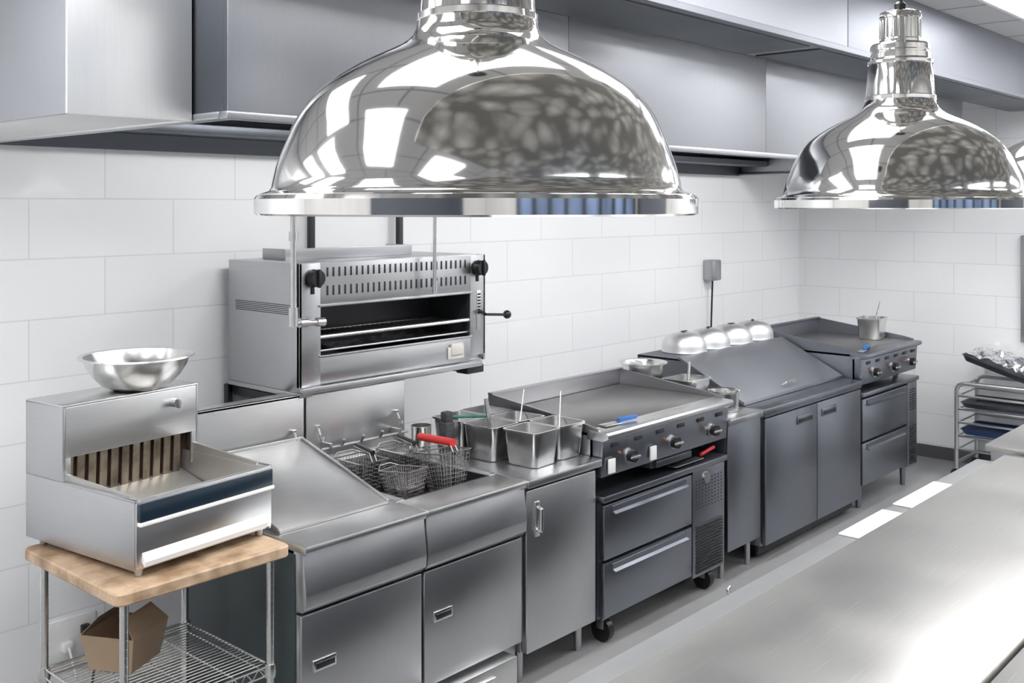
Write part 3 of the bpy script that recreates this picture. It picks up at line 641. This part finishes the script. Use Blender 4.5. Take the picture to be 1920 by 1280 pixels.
t=thing('gas_pipe','thin steel drain pipe hanging in front of broiler','pipe',(3.44,3.585,2.3))
part(t,'pipe',B().rod((3.44,3.585,2.42),(3.44,3.585,1.69),.009,14).rod((3.44,3.585,1.69),(3.44,3.585,1.63),.013,14),POL)

t=thing('wall_socket_box','grey electrical socket box with cable on tiled wall','socket',(7.01,W,1.54))
part(t,'socket_box',B().box(6.94,7.07,W-.09,W-.001,1.47,1.63,.012),STW)
part(t,'power_cable',B().tube([(7.0,W-.05,1.47),(7.0,W-.04,1.2),(7.0,W-.03,.8)],.007),BLKM)

# ------------------------------------------------------------------ sheet pan rack
t=thing('sheet_pan_rack','low aluminium sheet pan rack against tiled wall','rack',(8.22,2.4,0))
rx0,rx1,ry0,ry1,rz=8.0,8.45,2.12,2.70,.72
s=B()
for x in (rx0,rx1):
    s.tube([(x,ry1,.08),(x,ry1,rz-.05),(x,ry1-.015,rz-.015),(x,ry1-.05,rz),(x,ry0+.05,rz),(x,ry0,rz-.05),(x,ry0,.08)],.016,12)
for y in (ry0,ry1): s.rod((rx0,y,.12),(rx1,y,.12),.014,10); s.rod((rx0,y,rz-.03),(rx1,y,rz-.03),.012,10)
part(t,'frame',s,STL)
for z in (.22,.32,.42,.52,.62): part(t,'slide_rail',B().box(rx0-.01,rx0+.03,ry0,ry1,z,z+.012,.002).box(rx1-.03,rx1+.01,ry0,ry1,z,z+.012,.002).box(rx0,rx1,ry1-.01,ry1+.004,z,z+.012,.002),STL)
for x in (rx0,rx1):
    for y in (ry0,ry1): part(t,'caster',B().rod((x-.012,y,.04),(x+.012,y,.04),.04,18).rod((x,y,.04),(x,y,.1),.01,8),BLK)
def tray(loc,label,mat,tilt=0):
    q=thing('sheet_pan',label,'tray',loc,group='sheet pans on the rack')
    q.rotation_euler=(tilt,0,0)
    part(q,'tray_body',B().loft([rr(0,0,.36,.50,.03,0),rr(0,0,.41,.55,.03,.04),rr(0,0,.42,.56,.03,.04),rr(0,0,.40,.54,.03,.037),rr(0,0,.355,.495,.03,.003)]),mat,local=True); return q
tray((8.225,2.41,.334),'navy blue tray on rack rails',NBL)
tray((8.225,2.41,.534),'dark metal sheet pan on rack rails',SLD)
# tilted pan: its low edge rests on the rack top, raised on the far end
q=tray((8.225,2.42,.82),'dark sheet pan resting tilted on top of rack',SLD,-.30)
q.location=(8.225,2.42,.815); q.rotation_euler=(.30,0,0)
f=B()
rows=[]
for i in range(15):
    row=[]
    for j in range(19):
        x=-.19+i*.38/14; y=-.26+j*.52/18
        row.append((x,y,.045+.075*math.exp(-((x/.17)**2+(y/.22)**2))+random.uniform(-.012,.018)))
    rows.append(row)
f.loft(rows,cap0=False,cap1=False,closed=False)
ft=thing('foil_wrap','crumpled aluminium foil covering tray on rack','foil',(8.225,2.42,.820)); ft.rotation_euler=(.30,0,0)
part(ft,'foil_sheet',f,FOIL,local=True)

# ------------------------------------------------------------------ pass counter
t=thing('pass_counter','long bright scratched stainless steel pass counter','counter',(3.05,1.16,0))
part(t,'worktop',B().box(.95,5.07,.825,1.50,.862,.90,.007),TOP,'scratched shiny steel worktop')
part(t,'body',B().box(1.0,5.05,.84,1.49,.12,.861,.004),SLD)
part(t,'side_ledge',B().box(1.0,5.10,1.501,1.63,.832,.856,.007),LEDGE)
part(t,'hook',B().tube([(2.85,1.632,.845),(2.85,1.652,.842),(2.862,1.662,.845),(2.878,1.662,.853)],.0045),STW,'small steel hook')
for x in (1.1,3.0,4.9):
    for y in (.92,1.42): part(t,'leg',B().rod((x,y,0),(x,y,.12),.02,12),ST)
t=thing('side_counter','lower stainless steel counter joined along the pass','counter',(3.0,.5,0))
part(t,'worktop',B().box(.95,5.07,.20,.815,.855,.893,.006),TOP)
part(t,'body',B().box(1.0,5.05,.22,.81,0.0,.854,.004),SLD)
t=thing('pass_cabinet','stainless steel counter unit continuing beyond the pass','counter',(6.0,1.2,0))
part(t,'worktop',B().box(5.12,7.0,.80,1.60,.895,.925,.006),TOP)
part(t,'body',B().box(5.14,6.98,.82,1.58,0.0,.894,.004),ST)
g='white sheets on the counter ledge'
for a,b_ in ((3.58,3.98),(4.08,4.53)):
    q=thing('white_board','thin white sheet lying on the counter ledge','board',((a+b_)/2,1.57,.857),group=g)
    part(q,'sheet',B().box(a,b_,1.503,1.625,.857,.863,.002),PAPER)

# ------------------------------------------------------------------ lights / world
w=bpy.data.worlds.new('world'); S.world=w; w.use_nodes=True
w.node_tree.nodes['Background'].inputs[0].default_value=(.9,.95,1,1); w.node_tree.nodes['Background'].inputs[1].default_value=.6
def area(loc,rot,sx,sy,e,col=(1,1,1)):
    l=bpy.data.lights.new('area','AREA'); l.shape='RECTANGLE'; l.size=sx; l.size_y=sy; l.energy=e; l.color=col
    o=bpy.data.objects.new('light_fixture_glow',l); o.location=loc; o.rotation_euler=rot; COL.objects.link(o)
for x in (2.8,4.7,6.5): area((x,2.71,2.83),(math.radians(25),0,0),1.0,.18,26)

cam=bpy.data.cameras.new('camera'); co=bpy.data.objects.new('camera',cam); COL.objects.link(co)
co.location=(0,0,2.05); co.rotation_euler=(math.radians(90),0,math.radians(41.91-90))
cam.sensor_width=36; cam.lens=36*1939/1920; cam.shift_y=-255/1920; cam.clip_start=.02
S.camera=co
